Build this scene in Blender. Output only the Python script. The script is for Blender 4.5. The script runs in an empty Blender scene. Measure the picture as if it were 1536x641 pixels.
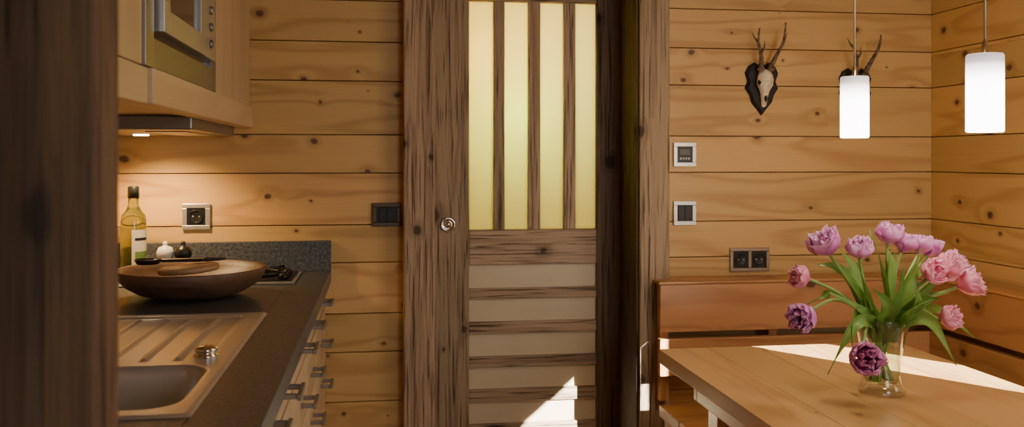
import bpy, math, random
from mathutils import Vector, Matrix
random.seed(7)
PI=math.pi
S=bpy.context.scene

# ------------------------------------------------------------------ materials
def newmat(name):
    m=bpy.data.materials.new(name); m.use_nodes=True
    nt=m.node_tree; b=nt.nodes['Principled BSDF']
    return m,nt,b
def simple(name,col,rough=.5,metal=0,trans=0,ior=1.45,emit=None,es=0,coat=0,var=0,vscale=20,bump=0,bscale=200):
    m,nt,b=newmat(name)
    b.inputs['Base Color'].default_value=(*col,1); b.inputs['Roughness'].default_value=rough
    b.inputs['Metallic'].default_value=metal; b.inputs['Transmission Weight'].default_value=trans
    b.inputs['IOR'].default_value=ior; b.inputs['Coat Weight'].default_value=coat
    if emit: b.inputs['Emission Color'].default_value=(*emit,1); b.inputs['Emission Strength'].default_value=es
    tc=nt.nodes.new('ShaderNodeTexCoord')
    if var:
        n=nt.nodes.new('ShaderNodeTexNoise'); n.inputs['Scale'].default_value=vscale; n.inputs['Detail'].default_value=4
        nt.links.new(tc.outputs['Object'],n.inputs['Vector'])
        r=nt.nodes.new('ShaderNodeValToRGB')
        r.color_ramp.elements[0].color=(*[c*(1-var) for c in col],1); r.color_ramp.elements[0].position=.3
        r.color_ramp.elements[1].color=(*[min(1,c*(1+var)) for c in col],1); r.color_ramp.elements[1].position=.7
        nt.links.new(n.outputs['Fac'],r.inputs['Fac']); nt.links.new(r.outputs['Color'],b.inputs['Base Color'])
    if bump:
        n=nt.nodes.new('ShaderNodeTexNoise'); n.inputs['Scale'].default_value=bscale
        nt.links.new(tc.outputs['Object'],n.inputs['Vector'])
        bp=nt.nodes.new('ShaderNodeBump'); bp.inputs['Strength'].default_value=bump; bp.inputs['Distance'].default_value=.002
        nt.links.new(n.outputs['Fac'],bp.inputs['Height']); nt.links.new(bp.outputs['Normal'],b.inputs['Normal'])
    return m

def wood(name,light,dark,knotc,ring=38,kscale=4.8,kr=.088,rough=.5,bump=.15,bdist=.002,fib=.35,ringamt=.62,var=.13,coat=0,crack=0,across=7,fibx=5,fiby=190,soft_amt=.28,crackf=150,crackx=5):
    m,nt,b=newmat(name); N=nt.nodes; L=nt.links
    def math_(op,a,c=None,clamp=False):
        n=N.new('ShaderNodeMath'); n.operation=op; n.use_clamp=clamp
        for i,v in enumerate((a,c)):
            if v is None: continue
            if isinstance(v,(int,float)): n.inputs[i].default_value=v
            else: L.new(v,n.inputs[i])
        return n.outputs[0]
    at=N.new('ShaderNodeAttribute'); at.attribute_name='grain'
    ar=N.new('ShaderNodeAttribute'); ar.attribute_name='rnd'
    sp=N.new('ShaderNodeSeparateXYZ'); L.new(at.outputs['Vector'],sp.inputs[0])
    x,y,z=sp.outputs
    def comb(a,c,d):
        n=N.new('ShaderNodeCombineXYZ')
        for i,v in enumerate((a,c,d)):
            if isinstance(v,(int,float)): n.inputs[i].default_value=v
            else: L.new(v,n.inputs[i])
        return n.outputs[0]
    def noise(v,detail=2,dist=0,rough_=.5):
        n=N.new('ShaderNodeTexNoise'); n.inputs['Scale'].default_value=1; n.inputs['Detail'].default_value=detail
        n.inputs['Distortion'].default_value=dist; n.inputs['Roughness'].default_value=rough_
        L.new(v,n.inputs['Vector']); return n.outputs['Fac']
    big=noise(comb(math_('MULTIPLY',x,.7),math_('MULTIPLY',y,across),math_('MULTIPLY',z,across)),1.5,.15)
    yz=math_('ADD',y,z)
    wob=noise(comb(math_('MULTIPLY',x,20),math_('MULTIPLY',yz,20),0.0),2)
    kv=comb(math_('ADD',x,math_('MULTIPLY',wob,.02)),math_('MULTIPLY',yz,1.25),0.0)
    vo=N.new('ShaderNodeTexVoronoi'); vo.voronoi_dimensions='2D'; vo.inputs['Scale'].default_value=kscale
    L.new(kv,vo.inputs['Vector'])
    d=vo.outputs['Distance']
    sc=N.new('ShaderNodeSeparateColor'); L.new(vo.outputs['Color'],sc.inputs[0])
    kmr=N.new('ShaderNodeMapRange'); kmr.inputs['From Min'].default_value=.15; kmr.inputs['From Max'].default_value=1
    kmr.inputs['To Min'].default_value=0; kmr.inputs['To Max'].default_value=kr
    L.new(sc.outputs[0],kmr.inputs['Value'])
    rad=kmr.outputs[0]
    infl=math_('MULTIPLY',math_('POWER',2.718,math_('MULTIPLY',d,-9)),math_('MULTIPLY',rad,4/kr))
    phase=math_('ADD',math_('MULTIPLY',big,ring),math_('MULTIPLY',infl,2.2))
    rg=math_('ADD',math_('MULTIPLY',math_('SINE',phase),.5),.5)
    rg=math_('POWER',rg,3.2)
    fibn=noise(comb(math_('MULTIPLY',x,fibx),math_('MULTIPLY',y,fiby),math_('MULTIPLY',z,fiby)),3,0,.6)
    soft=noise(comb(math_('MULTIPLY',x,1.5),math_('MULTIPLY',y,9),math_('MULTIPLY',z,9)),3)
    amt=math_('ADD',math_('MULTIPLY',rg,ringamt),math_('MULTIPLY',math_('SUBTRACT',fibn,.5),fib*2))
    amt=math_('ADD',amt,math_('MULTIPLY',math_('SUBTRACT',soft,.45),soft_amt),True)
    mx=N.new('ShaderNodeMix'); mx.data_type='RGBA'; mx.inputs['A'].default_value=(*light,1); mx.inputs['B'].default_value=(*dark,1)
    L.new(amt,mx.inputs['Factor'])
    hv=N.new('ShaderNodeHueSaturation')
    L.new(mx.outputs['Result'],hv.inputs['Color'])
    L.new(math_('ADD',math_('MULTIPLY',ar.outputs['Fac'],var*2),1-var),hv.inputs['Value'])
    L.new(math_('ADD',math_('MULTIPLY',ar.outputs['Fac'],-.010),.505),hv.inputs['Hue'])
    q=math_('SUBTRACT',1,math_('DIVIDE',d,math_('ADD',rad,.0001)),True)
    km=math_('MULTIPLY',q,2.6,True)
    halo=math_('MULTIPLY',math_('SUBTRACT',1,math_('DIVIDE',d,math_('ADD',math_('MULTIPLY',rad,2.4),.0001)),True),.8)
    m1=N.new('ShaderNodeMix'); m1.data_type='RGBA'; L.new(halo,m1.inputs['Factor']); L.new(hv.outputs[0],m1.inputs['A'])
    m1.inputs['B'].default_value=(*[c*.7 for c in dark],1)
    m2=N.new('ShaderNodeMix'); m2.data_type='RGBA'; L.new(math_('MULTIPLY',km,.85),m2.inputs['Factor']); L.new(m1.outputs['Result'],m2.inputs['A'])
    m2.inputs['B'].default_value=(*knotc,1)
    col=m2.outputs['Result']
    hgt=math_('ADD',math_('MULTIPLY',rg,-.3),math_('MULTIPLY',fibn,.7))
    if crack:
        cn=noise(comb(math_('MULTIPLY',x,crackx),math_('MULTIPLY',y,crackf),math_('MULTIPLY',z,crackf)),3,.5)
        cm=N.new('ShaderNodeMapRange'); cm.inputs['From Min'].default_value=.58; cm.inputs['From Max'].default_value=.68
        L.new(cn,cm.inputs['Value'])
        m3=N.new('ShaderNodeMix'); m3.data_type='RGBA'; L.new(math_('MULTIPLY',cm.outputs[0],crack),m3.inputs['Factor']); L.new(col,m3.inputs['A'])
        m3.inputs['B'].default_value=(*[c*.5 for c in knotc],1); col=m3.outputs['Result']
        hgt=math_('SUBTRACT',hgt,math_('MULTIPLY',cm.outputs[0],1.2))
    L.new(col,b.inputs['Base Color'])
    b.inputs['Roughness'].default_value=rough; b.inputs['Coat Weight'].default_value=coat; b.inputs['Coat Roughness'].default_value=.25
    bp=N.new('ShaderNodeBump'); bp.inputs['Strength'].default_value=bump; bp.inputs['Distance'].default_value=bdist
    L.new(hgt,bp.inputs['Height']); L.new(bp.outputs['Normal'],b.inputs['Normal'])
    return m

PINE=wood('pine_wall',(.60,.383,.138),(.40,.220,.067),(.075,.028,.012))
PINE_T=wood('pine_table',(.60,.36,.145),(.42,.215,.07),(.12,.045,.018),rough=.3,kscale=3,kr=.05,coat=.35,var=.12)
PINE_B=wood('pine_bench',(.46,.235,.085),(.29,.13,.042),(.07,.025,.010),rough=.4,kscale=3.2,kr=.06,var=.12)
LARCH=wood('cabinet_wood',(.66,.50,.31),(.55,.40,.23),(.25,.14,.07),ring=26,kscale=1.6,kr=.03,rough=.45,bump=.05)
OLDK=dict(ring=26,kscale=3.4,kr=.10,rough=.8,bump=.9,bdist=.004,fib=.8,ringamt=.5,crack=.62,across=18,fibx=5,fiby=150,soft_amt=.5)
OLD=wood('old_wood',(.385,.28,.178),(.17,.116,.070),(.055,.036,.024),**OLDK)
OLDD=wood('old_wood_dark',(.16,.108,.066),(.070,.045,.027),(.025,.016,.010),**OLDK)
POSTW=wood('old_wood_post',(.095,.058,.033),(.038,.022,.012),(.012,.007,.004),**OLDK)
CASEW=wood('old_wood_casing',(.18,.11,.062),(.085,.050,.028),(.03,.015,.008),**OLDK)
BOWLW=wood('bowl_wood',(.17,.09,.052),(.075,.042,.026),(.02,.01,.008),ring=30,rough=.45,fib=.6,kr=.02,crack=.4)
BOARDW=wood('board_wood',(.46,.27,.14),(.33,.18,.09),(.1,.04,.02),ring=20,rough=.5,kr=.01)
FLOORW=wood('floor_wood',(.36,.19,.08),(.22,.10,.04),(.06,.02,.01),rough=.4,kscale=2.5)
STONE=simple('dark_stone',(.076,.084,.092),.36,var=.6,vscale=130,bump=.25,bscale=160)
SINKM=simple('sink_steel',(.62,.64,.65),.33,.75)
STEEL=simple('brushed_steel',(.60,.59,.57),.34,.8)
STEELD=simple('dark_steel',(.33,.315,.30),.38,.9)
CHROME=simple('chrome',(.75,.74,.72),.12,1)
BLACK=simple('black_plastic',(.012,.012,.013),.35)
BLACKG=simple('black_glass',(.01,.01,.012),.08,coat=.5)
BRONZE=simple('bronze_plate',(.10,.075,.05),.4,.7)
WHITE=simple('white_ceramic',(.78,.76,.70),.25)
BONE=simple('bone',(.72,.62,.44),.6,var=.25,vscale=60)
ANTLER=simple('antler',(.14,.095,.06),.7,var=.6,vscale=70,bump=.8,bscale=160)
EBONY=simple('black_shield',(.010,.008,.007),.4)
LCD=simple('lcd',(.12,.14,.13),.2)
PLASTER=simple('hall_plaster',(.8,.72,.5),.9)
CEIL=wood('pine_ceiling',(.50,.27,.10),(.38,.18,.055),(.10,.03,.012))
LINEN=simple('frosted_lower',(.58,.49,.32),.3,var=.05,vscale=5)
OIL=simple('oil_bottle',(.48,.50,.14),.05,trans=.9,ior=1.4)
LABEL=simple('paper_label',(.75,.70,.58),.7)
GREENL=simple('label_green',(.15,.28,.06),.7)
def thin_glass(name,tint,refl,base):
    m,nt,b=newmat(name); N=nt.nodes;L=nt.links
    t=N.new('ShaderNodeBsdfTransparent'); t.inputs[0].default_value=(*tint,1)
    g=N.new('ShaderNodeBsdfGlossy'); g.inputs['Roughness'].default_value=.02
    lw=N.new('ShaderNodeLayerWeight'); lw.inputs[0].default_value=.5
    pw=N.new('ShaderNodeMath'); pw.operation='POWER'; L.new(lw.outputs['Facing'],pw.inputs[0]); pw.inputs[1].default_value=3.2
    f_=N.new('ShaderNodeMath'); f_.operation='MULTIPLY_ADD'; L.new(pw.outputs[0],f_.inputs[0]); f_.inputs[1].default_value=refl; f_.inputs[2].default_value=base
    mx=N.new('ShaderNodeMixShader'); L.new(f_.outputs[0],mx.inputs[0]); L.new(t.outputs[0],mx.inputs[1]); L.new(g.outputs[0],mx.inputs[2])
    L.new(mx.outputs[0],N['Material Output'].inputs[0]); return m
VGLASS=thin_glass('vase_glass',(.93,.96,.93),.75,.06)
WATER=thin_glass('vase_water',(.93,.96,.86),.15,.02)
CORD=simple('lamp_rod',(.7,.62,.5),.25,1)

def frosted(name,col):
    m,nt,b=newmat(name); N=nt.nodes;L=nt.links
    t=N.new('ShaderNodeBsdfTranslucent'); t.inputs[0].default_value=(*col,1)
    mix=N.new('ShaderNodeMixShader'); mix.inputs[0].default_value=.15
    b.inputs['Base Color'].default_value=(*[c*.6 for c in col],1); b.inputs['Roughness'].default_value=.3
    L.new(t.outputs[0],mix.inputs[1]); L.new(b.outputs[0],mix.inputs[2])
    L.new(mix.outputs[0],N['Material Output'].inputs[0]); return m
FROST=frosted('frosted_glass',(.94,.87,.56))

def leafmat(name,c1,c2,tr=.35):
    m,nt,b=newmat(name); N=nt.nodes;L=nt.links
    a=N.new('ShaderNodeAttribute'); a.attribute_name='rnd'
    mx=N.new('ShaderNodeMix'); mx.data_type='RGBA'; mx.inputs['A'].default_value=(*c1,1); mx.inputs['B'].default_value=(*c2,1)
    tc=N.new('ShaderNodeTexCoord'); n=N.new('ShaderNodeTexNoise'); n.inputs['Scale'].default_value=60; L.new(tc.outputs['Object'],n.inputs['Vector'])
    ad=N.new('ShaderNodeMath'); ad.operation='MULTIPLY_ADD'; L.new(n.outputs['Fac'],ad.inputs[0]); ad.inputs[1].default_value=.5
    sb=N.new('ShaderNodeMath'); sb.operation='SUBTRACT'; L.new(a.outputs['Fac'],sb.inputs[0]); sb.inputs[1].default_value=.25
    L.new(sb.outputs[0],ad.inputs[2]); ad.use_clamp=True
    L.new(ad.outputs[0],mx.inputs['Factor']); L.new(mx.outputs['Result'],b.inputs['Base Color'])
    b.inputs['Roughness'].default_value=.45
    t=N.new('ShaderNodeBsdfTranslucent'); L.new(mx.outputs['Result'],t.inputs[0])
    ms=N.new('ShaderNodeMixShader'); ms.inputs[0].default_value=tr
    L.new(b.outputs[0],ms.inputs[1]); L.new(t.outputs[0],ms.inputs[2]); L.new(ms.outputs[0],N['Material Output'].inputs[0])
    return m
LEAF=leafmat('tulip_leaf',(.075,.19,.03),(.23,.38,.07),.3)
STEM=leafmat('tulip_stem',(.20,.36,.08),(.34,.50,.14),.2)
P_LILAC=leafmat('petal_lilac',(.64,.15,.52),(.94,.62,.88))
P_PINK=leafmat('petal_pink',(.86,.14,.34),(.98,.60,.74))
P_MAG=leafmat('petal_magenta',(.48,.06,.34),(.86,.40,.68))

def shade_mat():
    m,nt,b=newmat('opal_glass_shade'); N=nt.nodes;L=nt.links
    a=N.new('ShaderNodeAttribute'); a.attribute_name='rnd'
    r=N.new('ShaderNodeMapRange'); r.inputs['From Min'].default_value=0; r.inputs['From Max'].default_value=1
    r.inputs['To Min'].default_value=14; r.inputs['To Max'].default_value=.6
    L.new(a.outputs['Fac'],r.inputs['Value'])
    b.inputs['Base Color'].default_value=(.85,.8,.78,1); b.inputs['Roughness'].default_value=.3
    b.inputs['Emission Color'].default_value=(1,.88,.86,1); L.new(r.outputs[0],b.inputs['Emission Strength'])
    return m
SHADE=shade_mat()

# ------------------------------------------------------------------ mesh builder
class MB:
    def __init__(s): s.v=[];s.f=[];s.m=[];s.g=[];s.r=[];s.sm=[]
    def add(s,vs,fs,mat=0,smooth=False,rn=None,grain=None):
        o=len(s.v); s.v+= [tuple(p) for p in vs]
        s.f+=[tuple(i+o for i in f) for f in fs]; s.m+=[mat]*len(fs); s.sm+=[smooth]*len(fs)
        s.g+= grain if grain else [tuple(p) for p in vs]
        if rn is None: rn=random.random()
        s.r+= rn if isinstance(rn,list) else [rn]*len(vs)
    def box(s,x0,x1,y0,y1,z0,z1,ax='x',mat=0,rn=None,off=None):
        vs=[(x,y,z) for x in(x0,x1) for y in(y0,y1) for z in(z0,z1)]
        fs=[(0,1,3,2),(4,6,7,5),(0,4,5,1),(2,3,7,6),(0,2,6,4),(1,5,7,3)]
        R=off if off is not None else random.random()*40
        g=[]
        for (x,y,z) in vs:
            if ax=='x': a=(x+R,z+R*.37,y*1.0+R*1.7)
            elif ax=='y': a=(y+R,x+R*.37,z+R*1.7)
            else: a=(z+R,x+R*.37,y+R*1.7)
            g.append(a)
        s.add(vs,fs,mat,False,rn,g)
    def lathe(s,prof,c=(0,0,0),seg=32,mat=0,M=None,sx=1,sy=1,rn=None):
        vs=[];n=len(prof)
        for (r,z) in prof:
            for k in range(seg):
                a=2*PI*k/seg; vs.append(Vector((r*math.cos(a)*sx,r*math.sin(a)*sy,z)))
        if M is not None: vs=[M@v for v in vs]
        vs=[v+Vector(c) for v in vs]
        fs=[]
        for i in range(n-1):
            for k in range(seg):
                a=i*seg+k;b=i*seg+(k+1)%seg
                fs.append((a,b,b+seg,a+seg))
        if prof[0][0]>1e-5: fs.append(tuple(range(seg))[::-1])
        if prof[-1][0]>1e-5: fs.append(tuple((n-1)*seg+k for k in range(seg)))
        s.add(vs,fs,mat,True,rn)
    def tube(s,pts,rad,seg=8,mat=0,rn=None,cap=True):
        pts=[Vector(p) for p in pts]; n=len(pts)
        if not isinstance(rad,(list,tuple)): rad=[rad]*n
        vs=[];up=None
        for i,p in enumerate(pts):
            t=(pts[min(i+1,n-1)]-pts[max(i-1,0)]).normalized()
            if up is None:
                up=Vector((0,0,1)) if abs(t.z)<.9 else Vector((1,0,0))
            a=(up-t*up.dot(t)).normalized(); b=t.cross(a); up=a
            for k in range(seg):
                th=2*PI*k/seg; vs.append(p+(a*math.cos(th)+b*math.sin(th))*rad[i])
        fs=[]
        for i in range(n-1):
            for k in range(seg):
                q=i*seg+k;w=i*seg+(k+1)%seg; fs.append((q,w,w+seg,q+seg))
        if cap: fs.append(tuple(range(seg))[::-1]); fs.append(tuple((n-1)*seg+k for k in range(seg)))
        s.add(vs,fs,mat,True,rn)
    def grid(s,fn,nu,nv,mat=0,rn=None,smooth=True):
        vs=[];rr=[]
        for i in range(nu+1):
            for j in range(nv+1):
                u=i/nu;v=j/nv; vs.append(fn(u,v)); rr.append(rn(u,v) if callable(rn) else .5)
        fs=[(i*(nv+1)+j,(i+1)*(nv+1)+j,(i+1)*(nv+1)+j+1,i*(nv+1)+j+1) for i in range(nu) for j in range(nv)]
        s.add(vs,fs,mat,smooth,rr)
    def build(s,name,mats,parent=None,bevel=0,bseg=2):
        me=bpy.data.meshes.new(name); me.from_pydata(s.v,[],s.f)
        for m in mats: me.materials.append(m)
        me.polygons.foreach_set('material_index',s.m); me.polygons.foreach_set('use_smooth',s.sm)
        a=me.attributes.new('grain','FLOAT_VECTOR','POINT'); a.data.foreach_set('vector',[c for g in s.g for c in g])
        a=me.attributes.new('rnd','FLOAT','POINT'); a.data.foreach_set('value',s.r)
        me.update()
        o=bpy.data.objects.new(name,me); S.collection.objects.link(o)
        if parent: o.parent=parent
        if bevel:
            b=o.modifiers.new('bevel','BEVEL'); b.width=bevel; b.segments=bseg; b.limit_method='ANGLE'; b.angle_limit=math.radians(50)
        return o
def empty(name):
    o=bpy.data.objects.new(name,None); S.collection.objects.link(o); o.empty_display_size=.05; return o
def catmull(P,n=8):
    P=[Vector(p) for p in P]; P=[P[0]*2-P[1]]+P+[P[-1]*2-P[-2]]; out=[]
    for i in range(1,len(P)-2):
        for k in range(n):
            t=k/n; a,b,c,d=P[i-1:i+3]
            out.append(.5*((2*b)+(c-a)*t+(2*a-5*b+4*c-d)*t*t+(3*b-a-3*c+d)*t**3))
    out.append(P[-2]); return out

# ------------------------------------------------------------------ camera
H=1.28
cam=bpy.data.cameras.new('camera'); co=bpy.data.objects.new('camera',cam); S.collection.objects.link(co)
yaw=math.atan(196/1350)
co.location=(0,0,H); co.rotation_euler=(PI/2,0,-yaw)
cam.sensor_width=36; cam.lens=36*1350/1536
cam.shift_y=-(320.5-238)/1536
cam.dof.use_dof=True; cam.dof.focus_distance=2.5; cam.dof.aperture_fstop=5.6
cam.clip_start=.02
S.camera=co

# ------------------------------------------------------------------ room shell
XL,XR,YB,YF,ZC=-.83,1.967,3.0,-1.8,2.3
LINES=[0,.12,.28,.36,.48,.643,.77,.938,1.062,1.232,1.358,1.535,1.664,1.80,1.94,2.08,2.2,2.3]
GAP=.0014
def plank_wall(name,axis,a0,a1,t0,t1,holes=(),mat=PINE):
    mb=MB()
    for i in range(len(LINES)-1):
        z0,z1=LINES[i],LINES[i+1]; cuts=[z0,z1]
        for h in holes:
            for hz in h[2:]:
                if z0<hz<z1: cuts.append(hz)
        cuts.sort(); R=random.random()*40; rn=random.random()
        for j in range(len(cuts)-1):
            c0,c1=cuts[j],cuts[j+1]; segs=[(a0,a1)]
            for h in holes:
                if c0>=h[2]-1e-6 and c1<=h[3]+1e-6:
                    ns=[]
                    for (p,q) in segs:
                        if h[0]>p: ns.append((p,min(q,h[0])))
                        if h[1]<q: ns.append((max(p,h[1]),q))
                    segs=ns
            for k,(p,q) in enumerate(segs):
                off=R+k*3.3; r2=(rn+k*.37)%1
                g0=GAP if c0==z0 else 0; g1=GAP if c1==z1 else 0
                if axis=='x': mb.box(p,q,t0,t1,c0+g0,c1-g1,'x',0,r2,off)
                else: mb.box(t0,t1,p,q,c0+g0,c1-g1,'y',0,r2,off)
    return mb.build(name,[mat],bevel=.0015,bseg=1)
plank_wall('wall_back','x',XL,XR,YB,YB+.07,holes=[(.071,.965,0,1.99)])
WIN=(1.005,1.44,.95,1.65)
plank_wall('wall_right','y',YF,YB+.07,XR,XR+.06,holes=[WIN])
plank_wall('wall_left','y',YF,YB+.07,XL-.06,XL)
plank_wall('wall_front','x',XL,XR,YF-.06,YF)
mb=MB()
mb.box(XL-.06,.071,YB+.0705,YB+.085,0,ZC); mb.box(.965,XR+.1,YB+.0705,YB+.085,0,ZC); mb.box(.071,.965,YB+.0705,YB+.085,1.99,ZC)
mb.box(XR+.0605,XR+.075,YF-.06,WIN[0],0,ZC); mb.box(XR+.0605,XR+.075,WIN[1],YB+.07,0,ZC)
mb.box(XR+.0605,XR+.075,WIN[0],WIN[1],0,WIN[2]); mb.box(XR+.0605,XR+.075,WIN[0],WIN[1],WIN[3],ZC)
mb.box(XL-.075,XL-.0605,YF-.06,YB+.07,0,ZC); mb.box(XL-.06,XR+.06,YF-.075,YF-.0605,0,ZC)
mb.build('wall_backing',[PLASTER])
mb=MB()
y=YF
while y<YB: mb.box(XL,XR,y+.001,min(y+.14,YB)-.001,-.04,0,'x'); y+=.14
mb.box(XL-.1,XR+.1,YF-.1,YB+1.6,-.08,-.041)
mb.box(.071,.965,YB,YB+.25,-.04,-.001,'x')
mb.build('floor',[FLOORW],bevel=.001,bseg=1)
mb=MB(); x=XL
while x<XR: mb.box(x+.001,min(x+.14,XR)-.001,YF,YB,ZC,ZC+.03,'y'); x+=.14
mb.box(XL-.1,XR+.1,YF-.1,YB+1.6,ZC+.031,ZC+.08)
mb.build('ceiling',[CEIL],bevel=.001,bseg=1)
w=empty('window_1'); mb=MB(); a,b_,c_,d_=WIN
mb.box(XR-.012,XR+.075,a-.05,a,c_-.05,d_+.05,'z'); mb.box(XR-.012,XR+.075,b_,b_+.05,c_-.05,d_+.05,'z')
mb.box(XR-.012,XR+.075,a,b_,c_-.05,c_,'y'); mb.box(XR-.012,XR+.075,a,b_,d_,d_+.05,'y')
mb.build('frame',[OLDD],w,.003)
mb=MB()
mb.box(-.3,1.4,4.4,4.45,0,ZC); mb.box(-.35,-.3,YB+.09,4.45,0,ZC); mb.box(1.4,1.45,YB+.09,4.45,0,ZC)
mb.build('wall_hall',[PLASTER])

# ------------------------------------------------------------------ door + deep frame
F=3.16; Bk=F+.042; YT=F+.06
mb=MB()
mb.box(.071,.172,2.93,YT,0,1.98,'z'); mb.build('trim_1',[OLD],bevel=.006)
mb=MB(); mb.box(.860,.965,2.93,YT,0,1.98,'z'); mb.build('trim_2',[OLD],bevel=.006)
mb=MB(); mb.box(.05,.985,2.925,YT,1.981,2.11,'x'); mb.build('trim_3',[OLD],bevel=.006)
door=empty('door_1'); mb=MB()
XA,XB=.3065,.767
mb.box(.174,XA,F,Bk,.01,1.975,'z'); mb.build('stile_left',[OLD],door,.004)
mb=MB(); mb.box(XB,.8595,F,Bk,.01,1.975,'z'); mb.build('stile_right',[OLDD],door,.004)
mb=MB(); mb.box(.852,.8598,2.945,F-.001,.002,1.978,'z'); mb.build('jamb_dark_lining',[POSTW])  # thin dark board added to keep the jamb dark beside the glowing pane
mb=MB(); mb.box(XA,XB,F+.001,Bk,1.838,1.975,'x'); mb.box(XA,XB,F+.001,Bk,.902,1.027,'x'); mb.box(XA,XB,F+.001,Bk,.01,.10,'x')
mb.build('rails',[OLD],door,.004)
mb=MB()
for p,q in((.394,.433),(.518,.562),(.647,.690)): mb.box(p,q,F+.004,Bk-.008,1.027,1.838,'z')
for p,q in((.781,.820),(.658,.701),(.539,.578),(.416,.462),(.300,.339),(.185,.224)): mb.box(XA,XB,F+.004,Bk-.008,p,q,'x')
mb.build('bars',[OLD],door,.003)
mb=MB(); mb.box(XA,XB,F+.022,F+.027,1.027,1.838); mb.build('pane_upper',[FROST],door)
mb=MB(); mb.box(XA,XB,F+.016,F+.027,.10,.902); mb.build('pane_lower',[LINEN],door)
mb=MB(); RX=Matrix.Rotation(PI/2,4,'X')
mb.lathe([(.026,0),(.027,.004),(.024,.008),(.018,.006),(.016,.002),(.012,.003),(.006,.01),(0,.011)],(.2315,F,1.048),28,0,RX.to_3x3())
mb.build('pull_ring',[CHROME],door)
for nm,loc,e,c,r in(('hall_lamp_green',(.49,3.33,1.44),5,(.55,1,.10),.05),('hall_lamp_warm',(.345,3.37,1.64),8,(1,.62,.08),.06),('hall_lamp_soft',(.65,3.58,1.66),14,(1,.86,.50),.15)):
    l=bpy.data.lights.new(nm,'POINT'); l.energy=e; l.color=c; l.shadow_soft_size=r
    o=bpy.data.objects.new(nm,l); o.location=loc; S.collection.objects.link(o)

# ------------------------------------------------------------------ foreground post
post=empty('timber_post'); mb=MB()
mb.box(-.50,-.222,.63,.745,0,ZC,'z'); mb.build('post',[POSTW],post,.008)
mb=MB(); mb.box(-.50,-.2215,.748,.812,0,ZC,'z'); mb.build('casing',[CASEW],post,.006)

# ------------------------------------------------------------------ kitchen base
kb=empty('kitchen_base_cabinet')
CF=-.162; Z0=.915; KL=XL+.002
mb=MB()
mb.box(KL,-.20,.95,YB-.003,.10,.118,'y'); mb.box(KL,-.26,.95,YB-.003,0,.10,'y')
mb.box(KL,KL+.012,.95,YB-.003,.1185,Z0-.042,'y')
for yy in(.95,1.3,2.2,YB-.021): mb.box(KL+.0125,-.20,yy,yy+.018,.1185,Z0-.042,'z')
mb.box(-.222,-.20,.9685,1.2995,.70,Z0-.042,'y')
mb.build('carcass',[LARCH],kb)
mb=MB()
cols=[(.96,1.36),(1.365,1.60),(1.605,1.86),(1.865,2.255),(2.26,2.55),(2.555,2.99)]
rows=[(.805,.868),(.67,.80),(.40,.665),(.105,.395)]
for c0,c1 in cols:
    for r0,r1 in rows: mb.box(-.199,-.180,c0+.002,c1-.002,r0+.002,r1-.002,'y')
mb.build('drawer_fronts',[LARCH],kb,.002)
mb=MB()
for yc in(1.16,1.48,1.72,2.11,2.40,2.77):
    for zc in(.845,.722,.60,.33):
        hw=.035
        mb.box(-.152,-.144,yc-hw-.012,yc+hw+.012,zc-.0055,zc+.0055,'y')
        for yy in(yc-hw,yc+hw): mb.box(-.179,-.1521,yy-.004,yy+.004,zc-.005,zc+.005)
mb.build('handles',[STEELD],kb,.0015)
mb=MB()
sx0,sx1,sy0,sy1=-.75,-.265,1.318,2.185
T0=Z0-.04
mb.box(sx1-.004,CF,.93,YB-.003,T0,Z0); mb.box(KL,sx0+.004,.93,YB-.003,T0,Z0)
mb.box(sx0+.004,sx1-.004,.93,sy0+.004,T0,Z0); mb.box(sx0+.004,sx1-.004,sy1-.004,YB-.003,T0,Z0)
mb.box(KL,CF,YB-.03,YB-.003,Z0,Z0+.098)
mb.build('stone_worktop',[STONE],kb,.0015)

# sink (inset in the worktop: part of the kitchen unit)
mb=MB()
def sm(a,b,x):
    t=max(0,min(1,(x-a)/(b-a))); return t*t*(3-2*t)
def rrect(x,y,x0,x1,y0,y1,r):
    cx,cy=(x0+x1)/2,(y0+y1)/2; dx=abs(x-cx)-(x1-x0)/2+r; dy=abs(y-cy)-(y1-y0)/2+r
    return math.hypot(max(dx,0),max(dy,0))+min(max(dx,dy),0)-r
def sinkz(x,y):
    e=rrect(x,y,sx0,sx1,sy0,sy1,.012)
    z=.0035*sm(0,-.006,e)+.0005
    dr=rrect(x,y,sx0+.05,sx1-.045,1.67,sy1-.03,.02); z-=.0055*sm(0,-.012,dr)
    if dr<-.004:
        ph=((x+.425)/.058)%1; k=min(ph,1-ph)*.058
        z+=.0055*sm(.007,.0025,k)*sm(1.69,1.71,y)*sm(sy1-.045,sy1-.065,y)
    bw=rrect(x,y,sx0+.05,-.300,1.365,1.632,.05); z-=.15*sm(.004,-.022,bw)+.004*sm(0.012,-.004,bw)
    return z
mb.grid(lambda u,v:(sx0+(sx1-sx0)*u,sy0+(sy1-sy0)*v,Z0+sinkz(sx0+(sx1-sx0)*u,sy0+(sy1-sy0)*v)),130,230)
mb.build('sink_basin_and_drainer',[SINKM],kb)
mb=MB(); mb.lathe([(.023,0),(.023,.003),(.019,.005),(.018,.008),(.021,.010),(.020,.015),(.012,.018),(0,.019)],(-.318,1.715,Z0+.003),32)
mb.lathe([(.035,0),(.035,.004),(.02,.002),(0,.004)],(-.52,1.5,Z0-.151),24)
mb.build('sink_knob',[CHROME],kb)

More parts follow.
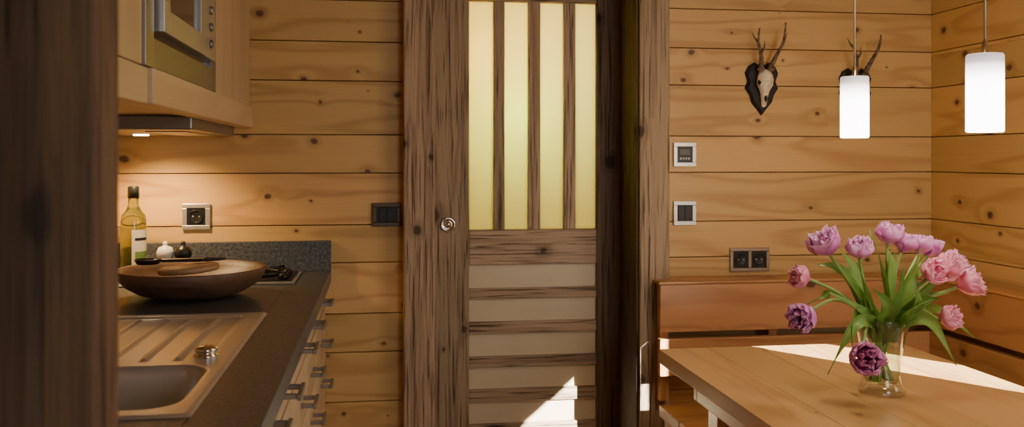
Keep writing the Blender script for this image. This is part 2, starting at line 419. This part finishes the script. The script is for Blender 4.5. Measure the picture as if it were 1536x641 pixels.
# hob
hb=empty('gas_hob'); mb=MB()
mb.box(-.74,-.25,2.672,2.93,Z0+.0005,Z0+.006); mb.build('steel_rim',[STEEL],hb,.002)
mb=MB(); mb.box(-.73,-.26,2.70,2.925,Z0+.006,Z0+.009)
for bx in(-.36,-.62):
    mb.lathe([(.045,0),(.045,.008),(.03,.010),(.03,.018),(0,.019)],(bx,2.81,Z0+.009),28)
    for k in range(4):
        a=PI/4+k*PI/2; p=Vector((bx,2.81,Z0+.03)); d=Vector((math.cos(a),math.sin(a),0))
        mb.tube([p+d*.085-Vector((0,0,.021)),p+d*.085,p+d*.025],.005,8)
    pts=[(bx+.085*math.cos(t*PI/16),2.81+.085*math.sin(t*PI/16),Z0+.022) for t in range(33)]
    mb.tube(pts,.004,6)
for k in range(3): mb.lathe([(.014,0),(.014,.012),(.012,.016),(0,.017)],(-.285,2.72+.055*k,Z0+.009),20)
mb.build('burners',[BLACK],hb)

# wooden bowl with board and ladle
wb=empty('wooden_bowl'); mb=MB()
prof=[(0,0),(.085,0),(.10,.003),(.135,.014),(.165,.032),(.183,.052),(.190,.072),(.188,.076),(.180,.075),(.172,.060),(.140,.036),(.095,.018),(0,.014)]
mb.lathe(prof,(-.495,2.477,Z0+.001),72); mb.build('bowl_body',[BOWLW],wb)
mb=MB(); T=Matrix.Rotation(math.radians(-4),3,'Y')
mb.lathe([(0,0),(.074,0),(.077,.004),(.077,.011),(.074,.015),(0,.015)],(-.50,2.46,Z0+.068),48,0,T,1.0,1.0)
mb.build('round_board',[BOARDW],wb)
mb=MB(); mb.box(-.60,-.47,2.50,2.525,Z0+.089,Z0+.097); mb.lathe([(0,0),(.028,.002),(.034,.014),(.033,.017),(.026,.006),(0,.006)],(-.61,2.49,Z0+.084),24)
mb.tube([(-.47,2.512,Z0+.093),(-.42,2.54,Z0+.092)],[.006,.003])
mb.build('ladle',[BLACK],wb,.002)

# oil bottle, mills
ob=empty('oil_bottle'); mb=MB(); c=(-.745,2.87,Z0)
mb.lathe([(0,.001),(.033,.001),(.037,.006),(.037,.175),(.034,.192),(.022,.208),(.0155,.222),(.0145,.262),(0,.262)],c,36); mb.build('glass',[OIL],ob)
mb=MB(); mb.lathe([(.0165,.245),(.0165,.278),(.014,.281),(0,.281)],c,24); mb.build('cap',[BLACK],ob)
mb=MB()
mb.grid(lambda u,v:(c[0]+.0376*math.cos(-1.45+1.7*u),c[1]+.0376*math.sin(-1.45+1.7*u),Z0+.045+.105*v),16,2,0)
mb.grid(lambda u,v:(c[0]+.0379*math.cos(-1.2+1.2*u),c[1]+.0379*math.sin(-1.2+1.2*u),Z0+.055+.03*v),12,2,1)
mb.grid(lambda u,v:(c[0]+.0379*math.cos(-1.2+1.2*u),c[1]+.0379*math.sin(-1.2+1.2*u),Z0+.118+.008*v),12,2,2)
mb.build('label',[LABEL,GREENL,BLACK],ob)
for nm,x,m in(('salt_mill',-.648,WHITE),('pepper_mill',-.596,BLACK)):
    mb=MB(); mb.lathe([(0,.001),(.022,.001),(.023,.008),(.019,.03),(.016,.05),(.020,.060),(.025,.072),(.0255,.082),(.020,.095),(.008,.100),(.006,.103),(.008,.108),(.005,.113),(0,.114)],(x,2.85,Z0),32)
    mb.build(nm,[m])

# ------------------------------------------------------------------ upper cabinet with microwave and hood
uc=empty('wall_cabinet'); UX=-.42; UB=1.379
mx0,mx1,mz0,mz1=1.674,2.36,1.447,1.90
mb=MB()
mb.box(XL+.002,-.46,1.2,YB-.003,UB+.0295,mz0-.002,'y')
mb.box(XL+.002,-.46,1.2,mx0-.001,mz0-.0015,ZC-.02,'z'); mb.box(XL+.002,-.46,mx1+.001,YB-.003,mz0-.0015,ZC-.02,'z')
mb.box(XL+.002,-.46,mx0-.0005,mx1+.0005,mz1+.001,ZC-.02,'z')
mb.box(-.4595,UX,1.2,mx0,mz0,ZC-.02,'z'); mb.box(-.4595,UX,mx1,YB-.003,mz0,ZC-.02,'z')
mb.box(-.4595,UX,mx0,mx1,mz1,ZC-.02,'y')
mb.build('carcass',[LARCH],uc,.002)
mb=MB(); mb.box(-.4595,UX+.010,1.715,YB-.003,UB,mz0-.001,'y'); mb.box(-.4595,UX,1.2,1.7145,UB,mz0-.001,'y')
mb.box(XL+.002,-.46,1.2,YB-.003,UB+.008,UB+.029,'y')
mb.build('bottom_rail',[LARCH],uc,.003)
mb=MB()
def fr(x0,x1,y0,y1,z0,z1,t,mat,tz=None):
    tz=tz or t
    mb.box(x0,x1,y0,y0+t,z0,z1,'z',mat); mb.box(x0,x1,y1-t,y1,z0,z1,'z',mat)
    mb.box(x0,x1,y0+t,y1-t,z0,z0+tz,'y',mat); mb.box(x0,x1,y0+t,y1-t,z1-tz,z1,'y',mat)
fr(-.455,-.414,mx0+.001,mx1-.001,mz0,mz1-.001,.060,0,.055)
mb.box(-.455,-.424,mx0+.061,mx1-.061,mz0+.056,mz1-.056,'y',2)
fr(-.424,-.400,mx0+.080,2.150,mz0+.070,mz1-.07,.050,1,.045)
mb.box(-.424,-.408,mx0+.130,2.10,mz0+.115,mz1-.115,'y',2)
mb.box(-.424,-.402,2.155,mx1-.075,mz0+.070,mz1-.07,'y',1)
mb.box(-.402,-.4005,2.185,mx1-.10,mz1-.15,mz1-.09,'y',2)
mb.build('microwave_housing',[STEELD,STEEL,BLACKG],uc,.002)
mb=MB()
for k in range(5): mb.lathe([(.010,0),(.010,.004),(.008,.006),(0,.006)],(-.4015,2.22,mz0+.105+.040*k),18,0,Matrix.Rotation(PI/2,3,'Y'))
mb.build('microwave_buttons',[STEELD],uc)
hd=empty('cooker_hood'); mb=MB()
mb.box(-.80,-.46,2.30,2.94,UB-.028,UB+.007,'y'); mb.build('housing',[STEELD],hd,.004)
mb=MB(); mb.box(-.60,-.50,2.42,2.82,UB-.031,UB-.0285); mb.build('filter',[STEEL],hd,.001)
HL=simple('hood_lens',(1,.9,.7),.3,emit=(1,.75,.45),es=30)
mb=MB(); mb.lathe([(0,-.003),(.022,-.003),(.022,0),(0,0)],(-.70,2.78,UB-.0285),24); mb.build('lens',[HL],hd)

# ------------------------------------------------------------------ plates
def plate(name,xc,zc,w,h,kind,fm=STEEL,im=BLACK):
    e=empty(name); mb=MB(); y0=YB-.0015
    t=.014 if kind!='double' else .012
    x0,x1,z0,z1=xc-w/2,xc+w/2,zc-h/2,zc+h/2
    mb.box(x0,x1,y0-.009,y0,z0,z0+t); mb.box(x0,x1,y0-.009,y0,z1-t,z1)
    mb.box(x0,x0+t,y0-.009,y0,z0+t,z1-t); mb.box(x1-t,x1,y0-.009,y0,z0+t,z1-t)
    if kind=='double': mb.box(xc-.006,xc+.006,y0-.009,y0,z0+t,z1-t)
    mb.build('frame',[fm],e,.0015)
    mb=MB(); mb.box(x0+t,x1-t,y0-.006,y0,z0+t,z1-t)
    R=Matrix.Rotation(PI/2,3,'X')
    cs=[xc] if kind!='double' else [xc-w/4+.003,xc+w/4-.003]
    if kind in('socket','double'):
        for c in cs:
            mb.lathe([(.022,0),(.022,.004),(.019,.004),(.018,.0005),(0,.0005)],(c,y0-.006,zc),28,1,R)
            for s_ in(-1,1): mb.lathe([(.0032,0),(.0032,.002),(0,.002)],(c+s_*.0095,y0-.0062,zc),10,2,R)
    elif kind=='thermo':
        mb.box(xc-.018,xc+.018,y0-.008,y0-.006,zc-.002,zc+.018,'x',3)
        for k in range(4): mb.box(xc-.018+k*.0098,xc-.012+k*.0098,y0-.009,y0-.006,zc-.018,zc-.010,'x',2)
    else:
        mb.box(xc-.024,xc-.001,y0-.009,y0-.006,zc-.022,zc+.022,'x',1); mb.box(xc+.001,xc+.024,y0-.009,y0-.006,zc-.022,zc+.022,'x',1)
    mb.build('insert',[im,BLACK,STEELD,LCD],e,.0008)
plate('wall_socket',-.586,1.094,.085,.083,'socket')
plate('light_switch',.017,1.095,.094,.078,'switch',BRONZE)
plate('thermostat',1.038,1.294,.081,.083,'thermo')
plate('light_switch',1.038,1.091,.081,.083,'switch')
plate('double_wall_socket',1.274,.927,.145,.082,'double',simple('bronze_steel',(.35,.30,.24),.35,.9))

# ------------------------------------------------------------------ deer trophies
def trophy(xc,zt,flip=1):
    e=empty('roe_deer_trophy')
    half=[(0,.5),(.12,.45),(.22,.5),(.40,.43),(.5,.30),(.42,.14),(.5,0),(.36,-.14),(.30,-.28),(.14,-.40),(0,-.52)]
    out=half+[(-x,z) for x,z in half[-2:0:-1]]
    w,h=.118,.178; zc=zt-h/2; y1=YB-.002
    vs=[];n=len(out)
    for yy,s_ in((y1,1),(y1-.010,1),(y1-.016,.86)):
        for x,z in out: vs.append((xc+x*w*s_,yy,zc+z*h*s_))
    fs=[tuple(range(n)),tuple(range(2*n,3*n))[::-1]]
    for a in range(2):
        for k in range(n): fs.append((a*n+k,a*n+(k+1)%n,(a+1)*n+(k+1)%n,(a+1)*n+k))
    mb=MB(); mb.add(vs,fs); mb.build('shield',[EBONY],e,.002)
    mb=MB(); rings=[(.058,.006,.020),(.050,.020,.034),(.038,.026,.040),(.022,.029,.042),(.008,.030,.040),(-.004,.023,.036),(-.018,.016,.030),(-.036,.012,.025),(-.054,.010,.020),(-.066,.009,.014),(-.072,.004,.008)]
    seg=20;vs=[]
    for z,w_,d_ in rings:
        for k in range(seg):
            a=2*PI*k/seg; vs.append((xc+w_*math.cos(a),y1-.014-d_*.5-d_*.62*math.sin(a),zc+.005+z))
    fs=[tuple(range(seg)),tuple((len(rings)-1)*seg+k for k in range(seg))[::-1]]
    for i in range(len(rings)-1):
        for k in range(seg): fs.append((i*seg+k,i*seg+(k+1)%seg,(i+1)*seg+(k+1)%seg,(i+1)*seg+k))
    mb.add(vs,fs,0,True)
    for s_ in(-1,1):
        mb.lathe([(0,-.007),(.006,-.004),(.0085,0),(.006,.004),(0,.007)],(xc+s_*.0245,y1-.045,zc+.017),14,1,Matrix.Rotation(PI/2,3,'X'))
    mb.lathe([(0,-.016),(.0045,-.008),(.006,0),(.004,.008),(0,.012)],(xc,y1-.040,zc-.036),12,1)
    mb.build('skull',[BONE,EBONY],e)
    mb=MB(); zb=zc+.058
    for s_ in(-1,1):
        B=Vector((xc+s_*.015,y1-.036,zb))
        P=[B,B+Vector((s_*.004,-.008,.02)),B+Vector((s_*.014,-.03,.055)),B+Vector((s_*.030,-.045,.095)),B+Vector((s_*.032,-.058,.150+.01*flip*s_))]
        C=catmull(P,7); n=len(C)
        mb.tube([p+Vector((random.uniform(-1,1),random.uniform(-1,1),0))*.0009 for p in C],[.0100*(1-.78*(i/n)**1.2)+.0009*math.sin(i*2.3) for i in range(n)],10)
        mb.lathe([(.008,-.006),(.0135,-.003),(.0145,.002),(.011,.006),(.008,.008)],B+Vector((s_*.003,-.003,.005)),14)
        m1=C[15]; mb.tube(catmull([m1,m1+Vector((-s_*.002,-.022,.012)),m1+Vector((s_*.002,-.036,.036))],5),[.006,.0055,.005,.0045,.0038,.0035,.003,.0026,.0021,.0014,.0007],8)
        m2=C[21]; mb.tube(catmull([m2,m2+Vector((s_*.010,.008,.014)),m2+Vector((s_*.020,.012,.036))],5),[.0055,.005,.0045,.004,.0036,.003,.0026,.0022,.0018,.0012,.0006],8)
    mb.build('antlers',[ANTLER],e)
trophy(1.318,1.615); trophy(1.668,1.60,-1)

# ------------------------------------------------------------------ pendant lamps
def pendant(x,y):
    e=empty('pendant_lamp'); mb=MB(); R=.0335; zb,zt=1.331,1.481
    prof=[(R-.004,zb+.002),(R-.002,zb),(R,zb+.002)]
    prof+= [(R,zb+(zt-zb)*k/10) for k in range(1,10)]+[(R,zt-.003),(R-.002,zt),(R-.004,zt)]
    prof+=[(R-.004,zb+(zt-zb)*k/10) for k in range(9,0,-1)]+[(R-.004,zb+.002)]
    seg=40;vs=[];rr=[]
    for r,z in prof:
        for k in range(seg):
            a=2*PI*k/seg; vs.append((x+r*math.cos(a),y+r*math.sin(a),z)); rr.append(sm(zb+.085,zt-.008,z))
    fs=[(i*seg+k,i*seg+(k+1)%seg,(i+1)*seg+(k+1)%seg,(i+1)*seg+k) for i in range(len(prof)-1) for k in range(seg)]
    mb.add(vs,fs,0,True,rr); mb.build('glass_shade',[SHADE],e)
    mb=MB(); mb.lathe([(0,zt-.012),(R-.005,zt-.012),(R-.005,zt-.008),(.006,zt-.006),(.006,zt+.022),(.0035,zt+.026),(.0028,zt+.03),(.0028,ZC-.02),(.03,ZC-.018),(.03,ZC-.001),(0,ZC-.001)],(x,y,0),24)
    mb.tube([(x+R-.002,y,zt-.018),(x+R+.006,y,zt-.018)],.002,8)
    mb.build('rod_and_cap',[CORD],e)
    l=bpy.data.lights.new('pendant_bulb','POINT'); l.energy=3.5; l.color=(1,.80,.55); l.shadow_soft_size=.03
    o=bpy.data.objects.new('bulb',l); o.location=(x,y,zb-.03); o.parent=e; S.collection.objects.link(o)
pendant(1.15,2.066); pendant(1.15,1.584)

# ------------------------------------------------------------------ dining table
dt=empty('dining_table'); mb=MB(); tx0,tx1,ty0,ty1=.763,1.475,1.0,2.417
bw=(tx1-tx0)/5
for k in range(5): mb.box(tx0+k*bw+.0002,tx0+(k+1)*bw-.0002,ty0,ty1,.712,.75,'y')
mb.build('top',[PINE_T],dt,.0012)
mb=MB()
mb.box(tx0+.07,tx1-.07,ty1-.11,ty1-.085,.63,.711,'x'); mb.box(tx0+.07,tx1-.07,ty0+.085,ty0+.11,.63,.711,'x')
mb.box(tx0+.07,tx0+.095,ty0+.11,ty1-.11,.63,.711,'y'); mb.box(tx1-.095,tx1-.07,ty0+.11,ty1-.11,.63,.711,'y')
for xx in(tx0+.10,tx1-.17):
    for yy in(ty0+.115,ty1-.185): mb.box(xx,xx+.07,yy,yy+.07,0,.711,'z')
mb.build('legs_and_apron',[PINE_T],dt,.003)

# ------------------------------------------------------------------ corner bench
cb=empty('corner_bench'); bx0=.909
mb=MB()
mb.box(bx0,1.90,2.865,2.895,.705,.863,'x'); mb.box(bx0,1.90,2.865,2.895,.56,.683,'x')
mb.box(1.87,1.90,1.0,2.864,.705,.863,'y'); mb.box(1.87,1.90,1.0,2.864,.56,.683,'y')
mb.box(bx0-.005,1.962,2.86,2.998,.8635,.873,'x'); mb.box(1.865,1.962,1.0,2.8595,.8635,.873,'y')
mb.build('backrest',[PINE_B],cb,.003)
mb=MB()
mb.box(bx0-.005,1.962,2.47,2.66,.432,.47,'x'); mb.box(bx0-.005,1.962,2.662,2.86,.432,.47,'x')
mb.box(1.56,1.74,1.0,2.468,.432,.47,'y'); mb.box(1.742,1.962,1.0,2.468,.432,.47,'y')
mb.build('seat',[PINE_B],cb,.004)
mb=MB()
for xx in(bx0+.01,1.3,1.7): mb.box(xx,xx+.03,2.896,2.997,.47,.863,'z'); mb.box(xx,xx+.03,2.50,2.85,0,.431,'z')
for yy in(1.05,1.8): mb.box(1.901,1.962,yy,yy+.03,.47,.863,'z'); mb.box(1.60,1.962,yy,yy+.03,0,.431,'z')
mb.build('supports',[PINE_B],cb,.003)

# ------------------------------------------------------------------ vase with tulips
vt=empty('vase_of_tulips'); VX,VY,TZ=1.118,1.892,.7505
mb=MB()
po=[(.048,0),(.050,.006),(.047,.016),(.041,.030),(.040,.050),(.043,.085),(.050,.125),(.0575,.155),(.0605,.168),(.0598,.1695)]
pi_=[(.0588,.168),(.0558,.155),(.0482,.125),(.0412,.085),(.0382,.050),(.0382,.036),(.034,.026),(0,.022)]
mb.lathe([(0,0)]+po+pi_,(VX,VY,TZ),56); mb.build('glass_vase',[VGLASS],vt)
mb=MB(); mb.lathe([(0,.0225),(.0338,.0265),(.0380,.036),(.0380,.050),(.0410,.085),(.0440,.10),(0,.10)],(VX,VY,TZ),56); mb.build('water',[WATER],vt)
rt=Vector((math.cos(yaw),-math.sin(yaw),0)); fw=Vector((math.sin(yaw),math.cos(yaw),0)); up=Vector((0,0,1)); V0=Vector((VX,VY,TZ))
def L3(dx,dz,dy): return V0+rt*dx+up*dz+fw*dy
def tulip(mb,c,d,size,mat,opn=1,seed=0):
    rnd=random.Random(seed); d=d.normalized(); q=d.to_track_quat('Z','Y').to_matrix()
    layers=[(5,.52,.80,1.0),(6,.47,.92,.95),(6,.38,1.0,.9),(6,.28,1.0,.85),(5,.17,.95,.8)]
    for li,(n,R,Hh,wd) in enumerate(layers):
        for k in range(n):
            ph=2*PI*(k+.5*(li%2))/n+rnd.uniform(-.25,.25)+li*.4
            RR=R*size*rnd.uniform(.88,1.12); HH=Hh*size*rnd.uniform(.85,1.08)*.92; fl=opn*rnd.uniform(-.10,.32)*(1 if li<3 else .45)
            wa=(1.45 if n==6 else 1.6)*wd
            s1,s2=rnd.uniform(0,6),rnd.uniform(3,6)
            def fn(u,v,RR=RR,HH=HH,fl=fl,ph=ph,wa=wa,s1=s1,s2=s2):
                uu=u*2-1
                wv=math.sin(PI*.5*min(1,v*1.5+.18))*math.sqrt(max(.0,1-max(0,(v-.5)/.5)**2.6)+.02)
                r=RR*(math.sin(min(1,v*1.7)*PI/2)**.75)*(1-.20*max(0,v-.6)/.4)+fl*size*max(0,v-.5)**2*2.6
                r+=.06*size*math.sin(uu*s2+s1)*v*v
                a=ph+uu*wa*.52*wv
                r*=1-.08*uu*uu*v
                z=HH*(v-.05*uu*uu*v*v)+.04*size*math.sin(uu*6+s1)*v*v - HH*.5
                return c+q@Vector((r*math.cos(a),r*math.sin(a),z))
            j=rnd.uniform(-.2,.2)
            mb.grid(fn,9,10,mat,rn=lambda u,v,j=j:min(1,max(0,.02+.65*v**1.6+.40*abs(2*u-1)**2*v+j)))
FL=[
(-.128,.335,.00,.067,0,(-.5,.8,-.3),1),(-.060,.328,-.03,.055,0,(-.1,.9,-.4),.8),(.026,.356,.02,.058,0,(.1,1,-.2),.9),
(.072,.333,.05,.054,0,(.3,.9,0),.8),(.135,.322,.10,.050,0,(.4,.9,.2),.8),(.088,.279,-.06,.052,1,(.2,.6,-.8),.9),
(.141,.291,-.03,.058,1,(.4,.7,-.5),1),(.190,.286,.06,.056,0,(.7,.7,0),1),(.188,.250,-.02,.061,1,(.8,.4,-.4),1),
(-.188,.264,-.02,.050,1,(-.9,.25,-.2),.5),(-.192,.180,-.04,.065,0,(-.6,-.15,-.7),1),(-.082,.105,-.115,.066,2,(-.1,.12,-1),1),
(.124,.180,-.06,.050,1,(.6,.3,-.6),.7),(.165,.315,.12,.050,0,(.5,.8,.3),.7),(.195,.262,.10,.050,0,(.8,.5,.3),.7)]
mbf=MB(); mbs=MB()
for i,(dx,dz,dy,sz,mt,dr,op) in enumerate(FL):
    d=(rt*dr[0]+up*dr[1]+fw*dr[2]).normalized(); c=L3(dx,dz,dy)
    tulip(mbf,c,d,sz,mt,op,i*13+5)
    a=math.atan2(dy,dx); bs=c-d*sz*.45
    k=i*2.4
    p0=L3(-.020*math.cos(a)+.006*math.cos(k),.028,-.020*math.sin(a)+.006*math.sin(k))
    p1=L3(.030*math.cos(a),.160,.030*math.sin(a))
    mid=p1.lerp(bs,.55)+up*(.035 if dz<.2 else .012)-d*.012
    C=catmull([p0,p1,mid,bs,bs+d*sz*.12],7)
    mbs.tube(C,.0036,8,0,.5)
mbf.build('tulip_heads',[P_LILAC,P_PINK,P_MAG],vt); mbs.build('stems',[STEM],vt)
mbl=MB()
def leaf(P,w,tw,mat=0,seed=0):
    C=catmull(P,6); n=len(C)-1
    def fn(u,v):
        i=min(n-1,int(v*n)); f=v*n-i; p=C[i].lerp(C[i+1],f); t=(C[i+1]-C[i]).normalized()
        nrm=Vector((math.sin(tw+v*.8),-math.cos(tw+v*.8),.25)); sd=t.cross(nrm).normalized(); nn=sd.cross(t)
        uu=u*2-1; ww=w*(.30+.70*math.sin(PI*min(1,.12+v*.9))**.8)*(1-max(0,v-.75)/.25*.97)
        return p+sd*uu*ww+nn*(abs(uu)**1.5*ww*.5+.002*math.sin(v*14+uu*2+seed))
    r0=random.uniform(.1,.7)
    mbl.grid(fn,6,26,0,rn=lambda u,v:r0+.25*v)
LV=[((-.02,.19,0),(-.07,.24,-.01),(-.115,.305,-.02),.017),((-.02,.19,-.02),(-.05,.23,-.04),(-.075,.30,-.05),.016),
((0,.18,-.03),(-.01,.27,-.03),(-.035,.37,-.02),.013),((.01,.19,0),(.02,.28,0),(.01,.345,0),.014),
((.02,.19,-.02),(.05,.25,-.03),(.075,.33,-.03),.015),((.03,.18,0),(.07,.22,-.02),(.13,.27,-.03),.018),
((-.03,.185,-.03),(-.08,.20,-.05),(-.135,.235,-.05),.015),((-.035,.175,-.04),(-.09,.165,-.07),(-.15,.06,-.08),.014),
((.035,.18,-.03),(.085,.17,-.05),(.140,.075,-.06),.015),((.04,.18,0),(.12,.19,0),(.21,.125,0),.012),
((-.03,.18,0),(-.10,.22,.02),(-.16,.195,.03),.014),((.02,.17,-.04),(.03,.20,-.07),(.075,.225,-.09),.016),
((-.01,.17,-.04),(-.02,.21,-.075),(-.055,.25,-.09),.017),((.03,.18,.02),(.08,.24,.05),(.12,.30,.07),.015),
((-.02,.18,.03),(-.04,.26,.05),(-.08,.33,.06),.015),((.0,.18,.02),(.03,.24,.04),(.055,.31,.06),.016),
((-.035,.17,-.02),(-.075,.19,-.05),(-.10,.125,-.09),.013),((.03,.18,-.02),(.06,.215,-.06),(.10,.225,-.08),.014),
((.0,.18,-.03),(.01,.23,-.06),(.02,.29,-.07),.016),((.03,.18,.02),(.09,.21,.03),(.17,.22,.03),.015),((-.02,.18,.0),(-.06,.26,.02),(-.10,.27,.03),.016),
((.02,.18,-.03),(.05,.20,-.06),(.045,.26,-.08),.015),((-.03,.18,.02),(-.08,.27,.03),(-.15,.29,.02),.014),((.03,.18,.03),(.10,.26,.06),(.15,.26,.07),.014)]
for i,(a,b_,c_,w_) in enumerate(LV):
    root=L3(a[0]*.5,.12,a[2]*.5)
    leaf([root,L3(a[0],.165,a[2]),L3(b_[0],b_[1],b_[2]),L3(c_[0],c_[1],c_[2])],w_,random.uniform(-.8,.8),0,i)
mbl.build('leaves',[LEAF],vt)

# ------------------------------------------------------------------ lights
W=bpy.data.worlds.new('world'); S.world=W; W.use_nodes=True
nt=W.node_tree; bg=nt.nodes['Background']; sky=nt.nodes.new('ShaderNodeTexSky'); sky.sky_type='NISHITA'
sky.sun_disc=False; sky.sun_elevation=math.radians(27); sky.sun_rotation=math.radians(144)
nt.links.new(sky.outputs[0],bg.inputs[0]); bg.inputs[1].default_value=.35
def light(nm,typ,loc,e,col,tgt=None,size=.5,sy=None,parent=None,spot=None,blend=.5):
    l=bpy.data.lights.new(nm,typ); l.energy=e; l.color=col
    if typ=='AREA':
        l.size=size
        if sy: l.shape='RECTANGLE'; l.size_y=sy
    elif typ=='SUN': l.angle=size
    else: l.shadow_soft_size=size
    if spot: l.spot_size=spot; l.spot_blend=blend
    o=bpy.data.objects.new(nm,l); o.location=loc; S.collection.objects.link(o)
    if tgt is not None: o.rotation_euler=(Vector(tgt)-Vector(loc)).to_track_quat('-Z','Y').to_euler()
    if parent: o.parent=parent
    return o
te=.5; ce=1/math.sqrt(1+te*te)
d=Vector((-.583*ce,.812*ce,-te*ce)); P=Vector((6,-5,5))
light('sun','SUN',P,75,(1,.95,.88),P+d,.006)
light('ceiling_fill','AREA',(1.25,1.7,ZC-.03),6,(1,.87,.65),(1.25,1.7,0),.5)  # added area fill below the ceiling, no fixture there
light('rear_fill','AREA',(1.3,YF+.1,1.45),27,(.94,.97,1),(1.0,2.5,.8),1.0,1.0)  # added cool fill behind the camera, no window in that wall
light('hood_spot','SPOT',(-.70,2.78,UB-.045),17,(1,.62,.27),(-.66,2.88,.9),.02,spot=math.radians(130),blend=.8)
